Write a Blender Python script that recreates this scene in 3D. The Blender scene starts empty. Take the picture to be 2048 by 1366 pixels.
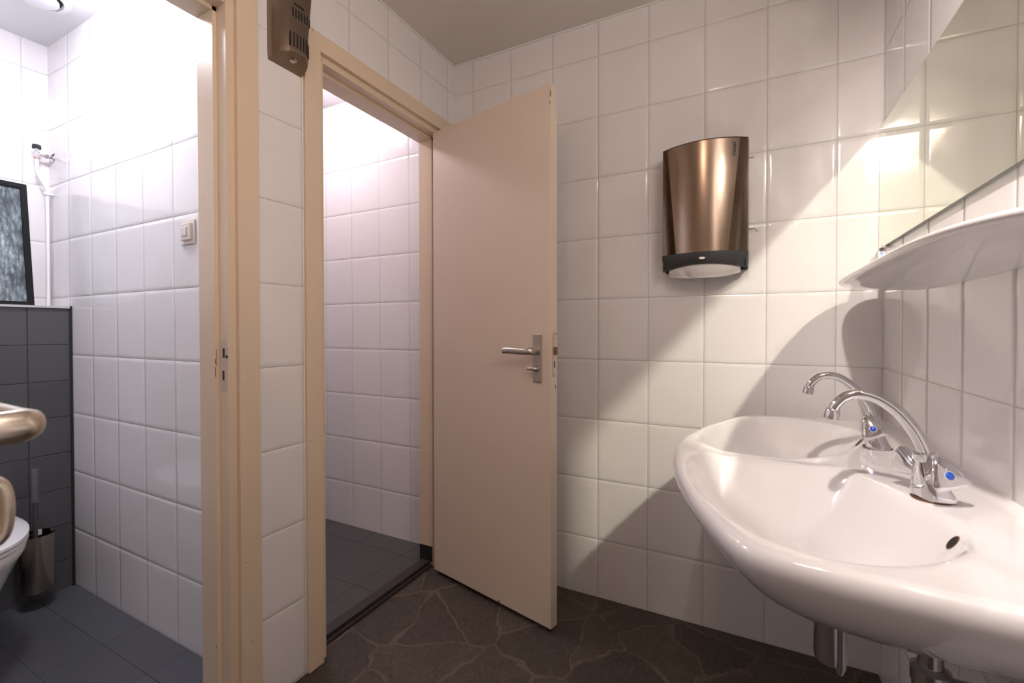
import bpy, bmesh, math, random
import numpy as np
from mathutils import Vector, Matrix

S = bpy.context.scene
COL = S.collection
PI = math.pi
R = math.radians
random.seed(7)

# ------------------------------------------------------------------ camera
cd = bpy.data.cameras.new('camera')
cam = bpy.data.objects.new('camera', cd)
COL.objects.link(cam)
YAW, PITCH, ROLL = .4788, -.0124, -.001
fw = Vector((-math.sin(YAW) * math.cos(PITCH), math.cos(YAW) * math.cos(PITCH), math.sin(PITCH)))
rt = Vector((math.cos(YAW), math.sin(YAW), 0))
up = rt.cross(fw)
r2 = rt * math.cos(ROLL) + up * math.sin(ROLL)
u2 = -rt * math.sin(ROLL) + up * math.cos(ROLL)
m3 = Matrix((r2, u2, -fw)).transposed()
cam.matrix_world = Matrix.Translation((1.27, -1.8417, 1.1145)) @ m3.to_4x4()
cd.sensor_width = 36
cd.lens = 912.6 / 2048 * 36
cd.shift_y = -(683 - 671.17) / 2048
cd.clip_start = .02
cd.dof.use_dof = True
cd.dof.focus_distance = 1.7
cd.dof.aperture_fstop = 6.5
S.camera = cam

# ------------------------------------------------------------------ world, view, cycles
w = bpy.data.worlds.new('world')
S.world = w
w.use_nodes = True
w.node_tree.nodes['Background'].inputs[0].default_value = (.02, .02, .022, 1)
w.node_tree.nodes['Background'].inputs[1].default_value = .3
vs = S.view_settings
vs.view_transform = 'Standard'
vs.look = 'None'
vs.gamma = 1
vs.use_curve_mapping = False
vs.exposure = 0.0
cy = S.cycles
cy.max_bounces = 8
cy.diffuse_bounces = 4
cy.glossy_bounces = 5
cy.caustics_reflective = True
cy.caustics_refractive = False
cy.blur_glossy = 0.0
cy.sample_clamp_indirect = 0
cy.use_denoising = True
cy.denoiser = 'OPENIMAGEDENOISE'
cy.use_adaptive_sampling = False
try:
    cy.use_guiding = True
    cy.use_surface_guiding = True
    cy.surface_guiding_probability = .9
    cy.guiding_training_samples = 64
except Exception:
    pass

# lamp strengths, colours and places (the lamps themselves are built further down)
VAN_POS, VAN_R, VAN_W, VAN_C = (1.21, -1.75, 2.235), .026, 172, (1, .905, .845)
VAN_DIR, VAN_HALF = (.68, .56, -.55), 49
FILL_POS, FILL_R, FILL_W, FILL_C = (1.02, -1.95, 2.345), .08, 56, (1, .73, .58)
C1_POS, C1_R, C1_W, C1_C = (-.78, -1.25, 2.345), .13, 78, (.86, .865, 1)
C2_POS, C2_R, C2_W, C2_C = (-.72, -.34, 2.345), .10, 56, (1, .86, .95)

# ------------------------------------------------------------------ helpers
def tag(o, label=None, cat=None, group=None, kind=None):
    if label: o['label'] = label
    if cat: o['category'] = cat
    if group: o['group'] = group
    if kind: o['kind'] = kind
    return o

def empty(name, loc=(0, 0, 0), rz=0):
    o = bpy.data.objects.new(name, None)
    COL.objects.link(o)
    o.location = loc
    o.rotation_euler = (0, 0, rz)
    o.empty_display_size = .05
    bpy.context.view_layer.update()
    return o

def obj(name, bm, mat, parent=None, smooth=False, angle=None, world=True):
    """Link a bmesh as one mesh object. Vertices are in world space when world is True, else in the parent's space."""
    bmesh.ops.recalc_face_normals(bm, faces=bm.faces)
    me = bpy.data.meshes.new(name)
    bm.to_mesh(me)
    bm.free()
    o = bpy.data.objects.new(name, me)
    COL.objects.link(o)
    me.materials.append(mat)
    if smooth:
        for p in me.polygons: p.use_smooth = True
        if angle is not None:
            try: me.set_sharp_from_angle(angle=R(angle))
            except Exception: pass
    if parent is not None:
        o.parent = parent
        if world:
            bpy.context.view_layer.update()
            o.matrix_parent_inverse = parent.matrix_world.inverted()
    return o

def nb(): return bmesh.new()

def box(bm, lo, hi, bev=0, seg=2, M=None):
    vs_ = [bm.verts.new((x, y, z)) for x in (lo[0], hi[0]) for y in (lo[1], hi[1]) for z in (lo[2], hi[2])]
    f = [(0, 1, 3, 2), (4, 6, 7, 5), (0, 4, 5, 1), (2, 3, 7, 6), (0, 2, 6, 4), (1, 5, 7, 3)]
    fs = [bm.faces.new([vs_[i] for i in q]) for q in f]
    geo = vs_
    if bev > 0:
        es = list({e for q in fs for e in q.edges})
        r = bmesh.ops.bevel(bm, geom=es, offset=bev, segments=seg, profile=.5, affect='EDGES')
        geo = list({v for v in r['verts']} | {v for v in vs_ if v.is_valid})
    if M is not None:
        bmesh.ops.transform(bm, matrix=M, verts=[v for v in geo if v.is_valid])
    return bm

def frame_from(d):
    d = Vector(d).normalized()
    a = Vector((0, 0, 1)) if abs(d.z) < .9 else Vector((1, 0, 0))
    x = a.cross(d).normalized()
    y = d.cross(x)
    return x, y

def lathe(bm, base, axis, prof, n=32, cap0=True, cap1=True, sx=1, sy=1, xdir=None):
    """prof: list of (radius, height along axis)."""
    base = Vector(base); axis = Vector(axis).normalized()
    if xdir is not None:
        x = Vector(xdir); x = (x - axis * x.dot(axis)).normalized(); y = axis.cross(x)
    else:
        x, y = frame_from(axis)
    rings = []
    for r, h in prof:
        c = base + axis * h
        rings.append([bm.verts.new(c + x * (r * sx * math.cos(2 * PI * i / n)) + y * (r * sy * math.sin(2 * PI * i / n))) for i in range(n)])
    for a, b in zip(rings, rings[1:]):
        for i in range(n):
            bm.faces.new((a[i], a[(i + 1) % n], b[(i + 1) % n], b[i]))
    if cap0: bm.faces.new(rings[0][::-1])
    if cap1: bm.faces.new(rings[-1])
    return bm

def cr(pts, n=8, closed=False):
    """Catmull-Rom through pts."""
    P = [Vector(p) for p in pts]; out = []
    N = len(P)
    rng = range(N if closed else N - 1)
    for i in rng:
        if closed: a, b, c, d = P[(i - 1) % N], P[i], P[(i + 1) % N], P[(i + 2) % N]
        else: a, b, c, d = P[max(i - 1, 0)], P[i], P[i + 1], P[min(i + 2, N - 1)]
        for k in range(n):
            t = k / n
            out.append(.5 * ((2 * b) + (c - a) * t + (2 * a - 5 * b + 4 * c - d) * t * t + (3 * b - a - 3 * c + d) * t ** 3))
    if not closed: out.append(P[-1])
    return out

def tube(bm, path, rad, n=20, sq=(1, 1), up0=None, cap=True):
    P = [Vector(p) for p in path]
    rads = rad if isinstance(rad, (list, tuple)) else [rad] * len(P)
    d0 = (P[1] - P[0]).normalized()
    x = Vector(up0) if up0 is not None else frame_from(d0)[0]
    rings = []
    for i, p in enumerate(P):
        d = (P[min(i + 1, len(P) - 1)] - P[max(i - 1, 0)]).normalized()
        x = (x - d * x.dot(d)).normalized()
        y = d.cross(x)
        rings.append([bm.verts.new(p + x * (rads[i] * sq[0] * math.cos(2 * PI * k / n)) + y * (rads[i] * sq[1] * math.sin(2 * PI * k / n))) for k in range(n)])
    for a, b in zip(rings, rings[1:]):
        for k in range(n):
            bm.faces.new((a[k], a[(k + 1) % n], b[(k + 1) % n], b[k]))
    if cap:
        bm.faces.new(rings[0][::-1]); bm.faces.new(rings[-1])
    return bm

def prism(bm, poly, lo, hi, axis=2):
    """extrude a 2-D polygon along an axis; poly holds the two other coordinates in order."""
    def P(a, b, c):
        return {2: (a, b, c), 1: (a, c, b), 0: (c, a, b)}[axis]
    A = [bm.verts.new(P(a, b, lo)) for a, b in poly]
    B = [bm.verts.new(P(a, b, hi)) for a, b in poly]
    n = len(poly)
    for i in range(n):
        bm.faces.new((A[i], A[(i + 1) % n], B[(i + 1) % n], B[i]))
    bm.faces.new(A[::-1]); bm.faces.new(B)
    return bm

def grid(bm, rows, closeu=False):
    V = [[bm.verts.new(p) for p in r] for r in rows]
    for a, b in zip(V, V[1:]):
        n = len(a)
        for i in range(n if closeu else n - 1):
            bm.faces.new((a[i], a[(i + 1) % n], b[(i + 1) % n], b[i]))
    return V

# ------------------------------------------------------------------ materials
def mat(name, col, rough=.5, metal=0, **k):
    m = bpy.data.materials.new(name); m.use_nodes = True
    b = m.node_tree.nodes['Principled BSDF']
    b.inputs['Base Color'].default_value = (*col, 1)
    b.inputs['Roughness'].default_value = rough
    b.inputs['Metallic'].default_value = metal
    for kk, v in k.items():
        b.inputs[kk.replace('_', ' ')].default_value = v
    return m

class NT:
    def __init__(s, m):
        s.t = m.node_tree; s.b = s.t.nodes['Principled BSDF']
    def n(s, typ, **k):
        q = s.t.nodes.new(typ)
        for a, v in k.items(): setattr(q, a, v)
        return q
    def l(s, a, b): s.t.links.new(a, b)
    def setin(s, sock, v):
        if isinstance(v, (int, float)): sock.default_value = v
        else: s.l(v, sock)
    def m(s, op, a, b=None, c=None, clamp=False):
        q = s.n('ShaderNodeMath', operation=op); q.use_clamp = clamp
        s.setin(q.inputs[0], a)
        if b is not None: s.setin(q.inputs[1], b)
        if c is not None: s.setin(q.inputs[2], c)
        return q.outputs[0]
    def pos(s):
        g = s.n('ShaderNodeNewGeometry'); return g.outputs['Position']
    def noise(s, vec, scale, detail=2, rough=.5):
        q = s.n('ShaderNodeTexNoise'); q.inputs['Scale'].default_value = scale
        q.inputs['Detail'].default_value = detail; q.inputs['Roughness'].default_value = rough
        s.l(vec, q.inputs['Vector']); return q.outputs[0]
    def ramp(s, x, stops):
        q = s.n('ShaderNodeValToRGB')
        el = q.color_ramp.elements
        while len(el) < len(stops): el.new(.5)
        for e, (p, c) in zip(el, stops):
            e.position = p; e.color = (*c, 1) if len(c) == 3 else c
        s.l(x, q.inputs[0]); return q.outputs[0]
    def mix(s, f, a, b):
        q = s.n('ShaderNodeMix', data_type='RGBA')
        s.setin(q.inputs[0], f)
        for i, v in ((6, a), (7, b)):
            if isinstance(v, tuple): q.inputs[i].default_value = (*v, 1)
            else: s.l(v, q.inputs[i])
        return q.outputs[2]
    def bump(s, h, dist=1.0, strength=1.0):
        q = s.n('ShaderNodeBump'); q.inputs['Distance'].default_value = dist
        q.inputs['Strength'].default_value = strength
        s.l(h, q.inputs['Height']); s.l(q.outputs[0], s.b.inputs['Normal'])

def tile_mat(name, col, grout, ua, u0, pu, va, v0, pv, bev=.015, k=.0021, gw=.0020, rough=.12, wav=.00025, colvar=.03, gdepth=.0008):
    m = mat(name, col, rough); t = NT(m)
    sx = t.n('ShaderNodeSeparateXYZ'); p = t.pos(); t.l(p, sx.inputs[0])
    def edge(a, o, pt):
        f = t.m('DIVIDE', t.m('SUBTRACT', sx.outputs[a], o), pt)
        fr = t.m('FRACT', f); fl = t.m('FLOOR', f)
        return t.m('MULTIPLY', t.m('SUBTRACT', .5, t.m('ABSOLUTE', t.m('SUBTRACT', fr, .5))), pt), fl
    du, fu = edge(ua, u0, pu); dv, fv = edge(va, v0, pv)
    d = t.m('MINIMUM', du, dv)
    def prof(dd):
        q = t.m('SUBTRACT', 1, t.m('DIVIDE', dd, bev), clamp=True)
        return t.m('MULTIPLY', t.m('MULTIPLY', q, q), -k)
    h = t.m('ADD', prof(du), prof(dv))
    g = t.m('SUBTRACT', 1, t.m('DIVIDE', t.m('SUBTRACT', d, gw * .3), gw * .4, clamp=True), clamp=True)
    h = t.m('SUBTRACT', h, t.m('MULTIPLY', g, gdepth))
    h = t.m('ADD', h, t.m('MULTIPLY', t.noise(p, 7, 2), wav * 8))
    t.bump(h)
    # each tile its own slight tint
    cmb = t.n('ShaderNodeCombineXYZ'); t.l(fu, cmb.inputs[0]); t.l(fv, cmb.inputs[1])
    wn = t.n('ShaderNodeTexWhiteNoise', noise_dimensions='2D'); t.l(cmb.outputs[0], wn.inputs['Vector'])
    dark = tuple(c * (1 - colvar) for c in col)
    c = t.mix(wn.outputs['Value'], col, dark)
    c = t.mix(g, c, grout)
    t.l(c, t.b.inputs['Base Color'])
    t.l(t.m('MULTIPLY_ADD', g, .5, rough), t.b.inputs['Roughness'])
    return m

WT = (.80, .775, .765); WG = (.68, .64, .61)
M_back = tile_mat('white tile back', WT, WG, 0, .1056, .203, 2, .2416, .25)
M_cub2 = tile_mat('white tile cubicle two', WT, WG, 0, -.278, .2045, 2, .259, .25)
M_left = tile_mat('white tile left', WT, WG, 1, -.2500, .2, 2, .2529, .25)
M_right = tile_mat('white tile right', WT, WG, 1, -.0145, .2025, 2, .2416, .25)
M_part = tile_mat('white tile partition', WT, WG, 0, -.5100, .206, 2, .2575, .25)
M_rear = tile_mat('white tile rear', WT, WG, 1, -.85, .2045, 2, .2575, .25)
M_grey = tile_mat('dark grey tile', (.075, .076, .082), (.028, .028, .03), 1, -1.107, .30, 2, .133, .1535, bev=.004, k=.0003, gw=.0035, rough=.42, wav=.00008, colvar=.18)
M_fl1 = tile_mat('dark grey floor tile one', (.070, .071, .077), (.035, .035, .037), 0, -1.04, .30, 1, -1.26, .165, bev=.003, k=.0003, gw=.003, rough=.38, wav=.00008, colvar=.12)
M_fl2 = tile_mat('dark grey floor tile two', (.080, .074, .078), (.045, .041, .043), 0, -.22, .30, 1, -.132, .295, bev=.003, k=.0003, gw=.003, rough=.4, wav=.00008, colvar=.12)

def paint(name, col, rough=.35, chips=False, dirt=.0):
    m = mat(name, col, rough); t = NT(m); p = t.pos()
    n1 = t.noise(p, 3.0, 3)
    c = t.mix(n1, tuple(a * .97 for a in col), col)
    if chips:
        mp = t.n('ShaderNodeMapping'); mp.inputs['Scale'].default_value = (1, 1, .45); t.l(p, mp.inputs[0])
        n2 = t.noise(mp.outputs[0], 95, 2, .6)
        n3 = t.noise(p, 4.5, 1)
        k = t.m('MULTIPLY', t.m('GREATER_THAN', n2, .735), t.m('GREATER_THAN', n3, .53))
        c = t.mix(k, c, (.10, .05, .03))
    t.l(c, t.b.inputs['Base Color'])
    t.bump(t.m('MULTIPLY', t.noise(p, 45, 2), .00025))
    return m

M_frame = paint('cream frame paint', (.73, .59, .44), .33, True)
M_leaf = paint('cream door paint', (.70, .58, .47), .42)
M_ceil = paint('ceiling plaster', (.76, .71, .66), .8)
M_ceil1 = paint('cubicle ceiling plaster', (.74, .73, .75), .8)
M_bead = mat('white bead', (.8, .78, .75), .5)
M_ceramic = mat('white glazed ceramic', (.77, .75, .745), .07, Coat_Weight=.5, Coat_Roughness=.03)
M_chrome = mat('chrome', (.70, .70, .72), .06, 1)
M_chrome2 = mat('dull chrome', (.55, .55, .56), .18, 1)
M_steel = mat('satin aluminium', (.50, .46, .42), .32, 1)
M_gold = mat('satin nickel', (.72, .64, .54), .27, 1)
M_blackp = mat('black plastic', (.012, .012, .012), .45)
M_dark = mat('dark slot', (.006, .005, .005), .7)
M_chin = mat('charcoal plastic', (.055, .055, .058), .42)
M_paper = mat('white paper towel', (.72, .69, .66), .9)
M_white = mat('white plastic', (.75, .75, .76), .35)
M_switch = mat('beige plastic', (.74, .66, .60), .35)
M_blue = mat('blue enamel', (.005, .075, .50), .25, Coat_Weight=1)
M_strip = mat('dark brown threshold', (.035, .027, .027), .45)
M_wood = mat('raw wood core', (.20, .09, .05), .8)
M_pipe = mat('white painted pipe', (.76, .75, .75), .3)
M_copper = mat('worn copper fitting', (.62, .42, .36), .3, 1)
M_frameb = mat('black wooden frame', (.010, .010, .011), .6, Specular_IOR_Level=.15)
M_ink = mat('dark ink', (.035, .03, .028), .5)
M_labelb = mat('blue ink', (.02, .14, .5), .5)
M_labelr = mat('red ink', (.5, .16, .12), .5)
M_card = mat('white card', (.8, .79, .78), .6)
M_rust = mat('rust stain', (.10, .045, .015), .8)

def brushed(name, col, rough, vertical=True):
    m = mat(name, col, rough, 1); t = NT(m); p = t.pos()
    mp = t.n('ShaderNodeMapping'); mp.inputs['Scale'].default_value = (1, 1, .015) if vertical else (.02, .02, 1); t.l(p, mp.inputs[0])
    n = t.noise(mp.outputs[0], 900, 2)
    t.l(t.m('MULTIPLY_ADD', n, .03, rough - .015), t.b.inputs['Roughness'])
    c = t.mix(n, tuple(a * .985 for a in col), col); t.l(c, t.b.inputs['Base Color'])
    return m
M_bronze = brushed('brushed bronze steel', (.31, .235, .18), .22)
M_bronze2 = brushed('brushed dark bronze', (.27, .21, .165), .33)
M_bside = mat('smooth bronze side', (.15, .11, .085), .22, 1)
M_brushcan = brushed('brushed nickel can', (.40, .34, .29), .22)

# mirror: silvered glass with a faint green body
M_mirror = mat('silvered mirror', (.84, .875, .765), 0.0, 1)
M_medge = mat('mirror glass edge', (.10, .11, .08), .2)

# irregular flagstones
m = mat('flagstones', (.05, .04, .035), .5); M_stone = m
t = NT(m); p = t.pos()
wn = t.n('ShaderNodeTexNoise'); wn.inputs['Scale'].default_value = 3.2; wn.inputs['Detail'].default_value = 3; t.l(p, wn.inputs['Vector'])
vm = t.n('ShaderNodeVectorMath', operation='MULTIPLY_ADD')
t.l(wn.outputs['Color'], vm.inputs[0]); vm.inputs[1].default_value = (.22, .22, 0); t.l(p, vm.inputs[2])
off = t.n('ShaderNodeVectorMath', operation='ADD'); off.inputs[1].default_value = (.37, .12, 0); t.l(vm.outputs[0], off.inputs[0])
def vor(feat):
    v = t.n('ShaderNodeTexVoronoi', voronoi_dimensions='2D', feature=feat)
    v.inputs['Scale'].default_value = 4.3; v.inputs['Randomness'].default_value = 1
    t.l(off.outputs[0], v.inputs['Vector']); return v
ve = vor('DISTANCE_TO_EDGE'); vc = vor('F1')
joint = t.m('SUBTRACT', 1, t.m('DIVIDE', t.m('SUBTRACT', ve.outputs['Distance'], .012), .022, clamp=True), clamp=True)
sep = t.n('ShaderNodeSeparateColor'); t.l(vc.outputs['Color'], sep.inputs[0])
stone = t.ramp(sep.outputs[0], [(0, (.050, .036, .026)), (.35, (.086, .063, .043)), (.7, (.104, .077, .053)), (1, (.058, .040, .034))])
sp = t.noise(p, 160, 3, .7)
stone = t.mix(t.m('MULTIPLY', t.m('SUBTRACT', sp, .5, clamp=True), 2.2, clamp=True), stone, (.12, .095, .075))
stone = t.mix(t.m('MULTIPLY', t.noise(p, 14, 4), .6), stone, (.035, .027, .022))
jn = t.m('MULTIPLY', joint, t.m('MULTIPLY_ADD', t.noise(p, 9, 3), 1.2, .05, clamp=True))
c = t.mix(jn, stone, (.16, .12, .088))
fl = t.m('GREATER_THAN', t.noise(p, 60, 1), .80)
c = t.mix(t.m('MULTIPLY', fl, .6), c, (.30, .26, .23))
c = t.mix(t.m('MULTIPLY', t.m('SUBTRACT', t.noise(p, 70, 5, .75), .50, clamp=True), 3.0, clamp=True), c, (.17, .135, .10))
c = t.mix(t.m('MULTIPLY', t.m('SUBTRACT', .47, t.noise(p, 38, 5, .7), clamp=True), 4.0, clamp=True), c, (.022, .016, .013))
t.l(c, t.b.inputs['Base Color'])
hh = t.m('ADD', t.m('MULTIPLY', joint, -.0025), t.m('MULTIPLY', t.noise(p, 40, 6, .72), .007))
t.bump(hh, strength=.8)
t.l(t.m('MULTIPLY_ADD', t.noise(p, 20, 3), .35, .28), t.b.inputs['Roughness'])

# misty fir forest print
m = mat('forest print', (.2, .25, .28), .35); M_forest = m
t = NT(m); p = t.pos()
mp = t.n('ShaderNodeMapping'); mp.inputs['Rotation'].default_value = (R(28), 0, 0); mp.inputs['Scale'].default_value = (1, 1, .30); t.l(p, mp.inputs[0])
n1 = t.noise(mp.outputs[0], 95, 6, .75)
n2 = t.noise(p, 5.5, 3, .55)
vv = t.n('ShaderNodeTexVoronoi'); vv.inputs['Scale'].default_value = 85; t.l(mp.outputs[0], vv.inputs['Vector'])
x = t.m('ADD', t.m('MULTIPLY', n1, 1.0), t.m('MULTIPLY', t.m('SUBTRACT', .45, vv.outputs['Distance']), .28))
x = t.m('ADD', x, t.m('MULTIPLY', t.m('SUBTRACT', n2, .5), 1.1))
c = t.ramp(x, [(.24, (.030, .042, .052)), (.42, (.09, .115, .13)), (.58, (.22, .27, .28)), (.78, (.50, .56, .55))])
t.l(c, t.b.inputs['Base Color'])

def emit(name, col, st):
    m = mat(name, (0, 0, 0), .5); b = m.node_tree.nodes['Principled BSDF']
    b.inputs['Emission Color'].default_value = (*col, 1); b.inputs['Emission Strength'].default_value = st
    return m

# ------------------------------------------------------------------ room shell
H, XC, YP = 2.385, 1.647, -.97          # ceiling, right wall, cubicle partition face
YF = -3.1                                # wall behind the camera
WX = -.122                               # inner face of the cubicle front wall
def struct(name, bm, m, parent=None, **k):
    o = obj(name, bm, m, parent, **k)
    if parent is None: o['kind'] = 'structure'
    return o
def sbox(name, lo, hi, m):
    b = nb(); box(b, lo, hi); return struct(name, b, m)

sbox('floor', (-.062, YF, -.12), (XC + .15, .15, 0), M_stone)
sbox('ceiling', (-.10, YF, H), (XC + .15, .15, H + .12), M_ceil)
sbox('wall_back', (-.08, 0, 0), (XC + .15, .15, H), M_back)
sbox('wall_right', (XC, YF, 0), (XC + .15, 0, H), M_right)
sbox('wall_front', (-.1, YF - .12, 0), (XC + .15, YF, H), M_back)
b = nb()                                 # wall with the two cubicle doors
D1 = (-1.050, -1.90); D2 = (-.070, -.798)
HD, HD1 = 2.048, 2.048
box(b, (WX, D2[0], 0), (0, 0, H))
box(b, (WX, D1[0] + 0, 0), (0, D2[1], H))
box(b, (WX, YF, 0), (0, D1[1], H))
box(b, (WX, D2[1], HD), (0, D2[0], H))
box(b, (WX, D1[1], HD1), (0, D1[0], H))
struct('wall_left', b, M_left)
# cubicles
sbox('wall_cubicle_right', (-1.75, 0, 0), (-.08, .15, H), M_cub2)
sbox('wall_partition', (-1.60, YP, 0), (WX, YP + .10, H), M_part)
sbox('wall_cubicle_left', (-1.75, -2.12, 0), (WX, -2.0, H), M_part)
sbox('wall_rear', (-1.65, -2.0, 0), (-1.53, 0, H), M_rear)
sbox('floor_cubicle_left', (-1.55, -2.0, -.1), (-.062, YP, .012), M_fl1)
sbox('floor_cubicle_right', (-1.55, YP + .1, -.1), (-.108, 0, .020), M_fl2)
sbox('ceiling_cubicle_left', (-1.65, -2.05, H), (-.10, YP + .05, H + .12), M_ceil1)
sbox('ceiling_cubicle_right', (-1.65, YP + .05, H), (-.10, .1, H + .12), M_ceil1)
# thin white sealing beads where walls meet the ceiling
b = nb(); box(b, (.001, -.006, H - .006), (XC - .001, .001, H + .001)); struct('trim_1', b, M_bead)
b = nb(); box(b, (-.001, YF + .01, H - .006), (.006, -.006, H + .001)); struct('trim_2', b, M_bead)
# boxed-in cistern wall, grey tiled
b = nb(); box(b, (-1.53, -2.0, .012), (-1.32, YP - .002, 1.208)); struct('wall_cistern', b, M_grey)
b = nb(); box(b, (-1.53, -2.0, 1.208), (-1.312, YP - .002, 1.217)); struct('trim_3', b, mat('pale stone ledge', (.50, .49, .49), .4))
b = nb(); box(b, (-1.322, YP - .008, .012), (-1.312, YP - .0015, 1.2178)); struct('trim_4', b, M_blackp)
# threshold of the second cubicle
b = nb(); box(b, (-.112, -.775, .0), (-.064, -.093, .024), .002); box(b, (-.066, -.778, 0), (-.050, -.088, .010)); struct('trim_5', b, M_strip)
b = nb(); box(b, (-.1235, -.1185, .018), (-.050, -.1155, .092)); struct('trim_6', b, M_blackp)

# ------------------------------------------------------------------ doors
# section of a jamb: (x, offset into the wall away from the opening's rabbet line)
PROF = [(-.1225, -.011), (-.048, -.011), (-.048, 0), (-.006, 0), (-.006, .022), (.012, .022), (.012, .082), (0.0, .082), (0, .030), (-.1225, .030)]
def door_frame(root, y_hi, y_lo, top, bottom_hi=0.0, bottom_lo=0.0):
    b = nb()
    inner = [(-.1225, -.011), (-.048, -.011), (-.048, 0), (-.006, 0), (-.006, .030), (-.1225, .030)]
    prism(b, [(x, y_hi + d) for x, d in inner], 0, top + .028, 2)
    prism(b, [(x, y_lo - d) for x, d in inner], 0, top + .028, 2)
    prism(b, [(x, top + d) for x, d in inner], y_lo - .001, y_hi + .001, 1)
    for q in ((y_hi + .022, y_hi + .082), (y_lo - .082, y_lo - .022)):
        box(b, (-.008, q[0], 0), (.012, q[1], top + .082), .0015, 1)
    box(b, (-.008, y_lo - .0225, top + .022), (.012, y_hi + .0225, top + .082), .0015, 1)
    o = obj('door_frame', b, M_frame, root)
    return o

def make_leaf(root, L, top, angle, pivot, mirror):
    """leaf built at the hinge: local x along the leaf, local y towards the outer face."""
    e = Matrix.Translation(Vector(pivot)) @ Matrix.Rotation(angle, 4, 'Z')
    return e

def place_local(o, M, root):
    o.parent = root
    bpy.context.view_layer.update()
    o.matrix_parent_inverse = root.matrix_world.inverted()
    o.matrix_world = M

def sub(name, bm, m, parent, M, **k):
    """mesh given in local leaf space, moved by M to the world, then parented."""
    bmesh.ops.transform(bm, matrix=M, verts=bm.verts)
    return obj(name, bm, m, parent, **k)

def lever_set(leaf, M, xs, z, face, s, knob_vertical=False, m_plate=M_steel, m_lev=M_steel):
    """face: y of the face, s: outward sign, lever points to the hinge (-x)."""
    b = nb(); y0, y1 = sorted((face, face + s * .008))
    box(b, (xs - .019, y0, z - .115), (xs + .019, y1, z + .063), .003)
    for dz in (.052, -.104):
        lathe(b, (xs, face + s * .0078, z + dz), (0, s, 0), [(.0035, 0), (.0035, .0008)], 12)
    sub('handle_plate', b, m_plate, leaf, M)
    b = nb()
    path = cr([(xs, face + s * .006, z), (xs, face + s * .030, z), (xs - .004, face + s * .044, z), (xs - .016, face + s * .052, z - .001), (xs - .045, face + s * .053, z - .001), (xs - .09, face + s * .053, z + .001), (xs - .128, face + s * .052, z)], 8)
    n = len(path)
    rad = [.0125 if i < n * .25 else .0125 - .002 * min(1, (i - n * .25) / (n * .2)) for i in range(n)]
    tube(b, path, rad, 20, (1.12, .72), (0, 0, 1))
    sub('handle', b, m_lev, leaf, M, smooth=True, angle=50)
    b = nb(); zk = z - .066
    lathe(b, (xs, face + s * .007, zk), (0, s, 0), [(.011, 0), (.011, .006), (.008, .010)], 20)
    if knob_vertical:
        tube(b, cr([(xs, face + s * .014, zk - .024), (xs, face + s * .024, zk - .020), (xs, face + s * .027, zk), (xs, face + s * .024, zk + .020), (xs, face + s * .014, zk + .024)], 5), .0085, 16, (1, .8))
        lathe(b, (xs, face + s * .008, zk), (0, s, 0), [(.008, 0), (.008, .014)], 16)
    else:
        tube(b, cr([(xs, face + s * .009, zk), (xs - .001, face + s * .020, zk + .001), (xs - .012, face + s * .024, zk + .001), (xs - .032, face + s * .023, zk)], 6), [.009] * 6 + [.0075] * 6 + [.0055] * 7, 16, (1, .85), (0, 0, 1))
    sub('lock_turn', b, m_lev, leaf, M, smooth=True, angle=50)

# door of the right-hand cubicle (standing open beside the back wall)
d2 = tag(empty('door_2', (0, -.103, 0)), 'cream painted flush door standing open against the white back wall', 'door', kind='structure')
door_frame(d2, -.105, -.763, 2.012)
L2 = .655
# hinge corner of the face we see, and leaf direction
M2 = Matrix.Translation((-.004, -.1635, 0)) @ Matrix.Rotation(R(-13.06), 4, 'Z')   # local x along leaf, local +y away from the camera
b = nb(); box(b, (0, 0, .020), (L2, .040, 2.006), .0022, 2)
leaf2 = sub('door_leaf', b, M_leaf, d2, M2)
lever_set(leaf2, M2, .597, 1.036, 0, -1)
b = nb(); y0 = .012
prism(b, [(y0 + .0085 * 1.0 * math.cos(a) + .0085, 1.036 - .013 + (.072 if math.sin(a) > 0 else -.072) + .0085 * math.sin(a)) for a in [2 * PI * i / 24 for i in range(24)]], L2 - .001, L2 + .0012, 0)
sub('lock_forend', b, paint('painted steel', (.62, .5, .4), .4), leaf2, M2)
b = nb()
prism(b, [(y0 + .0094 * math.cos(a) + .0085, 1.036 - .013 + (.072 if math.sin(a) > 0 else -.072) + .0096 * math.sin(a)) for a in [2 * PI * i / 24 for i in range(24)]], L2 - .001, L2 + .0006, 0)
sub('forend_gap', b, M_wood, leaf2, M2)
b = nb(); box(b, (L2 + .0005, y0 + .002, 1.024), (L2 + .009, y0 + .019, 1.052), .002)
sub('latch_bolt', b, M_wood, leaf2, M2)
b = nb(); box(b, (L2 + .0008, y0 + .006, .976), (L2 + .0018, y0 + .011, 1.000))
for zz in (1.082, .948): lathe(b, (L2 + .0010, y0 + .0085, zz), (1, 0, 0), [(.0022, 0), (.0022, .001)], 10)
sub('bolt_slot', b, M_dark, leaf2, M2)
# small chips along the leaf's edges
b = nb()
for (lx, lz, ww, hh_) in ((L2 - .004, 1.955, .004, .022), (L2 - .006, 1.93, .003, .008), (.395, .024, .012, .006), (L2 + .0003, 1.094, .003, .010), (L2 + .0003, .90, .002, .012)):
    if lx > L2: box(b, (L2, .026, lz), (L2 + .0006, .026 + ww * 2, lz + hh_))
    else: box(b, (lx, -.0005, lz), (lx + ww, .001, lz + hh_))
sub('paint_chip', b, M_wood, leaf2, M2)

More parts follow.
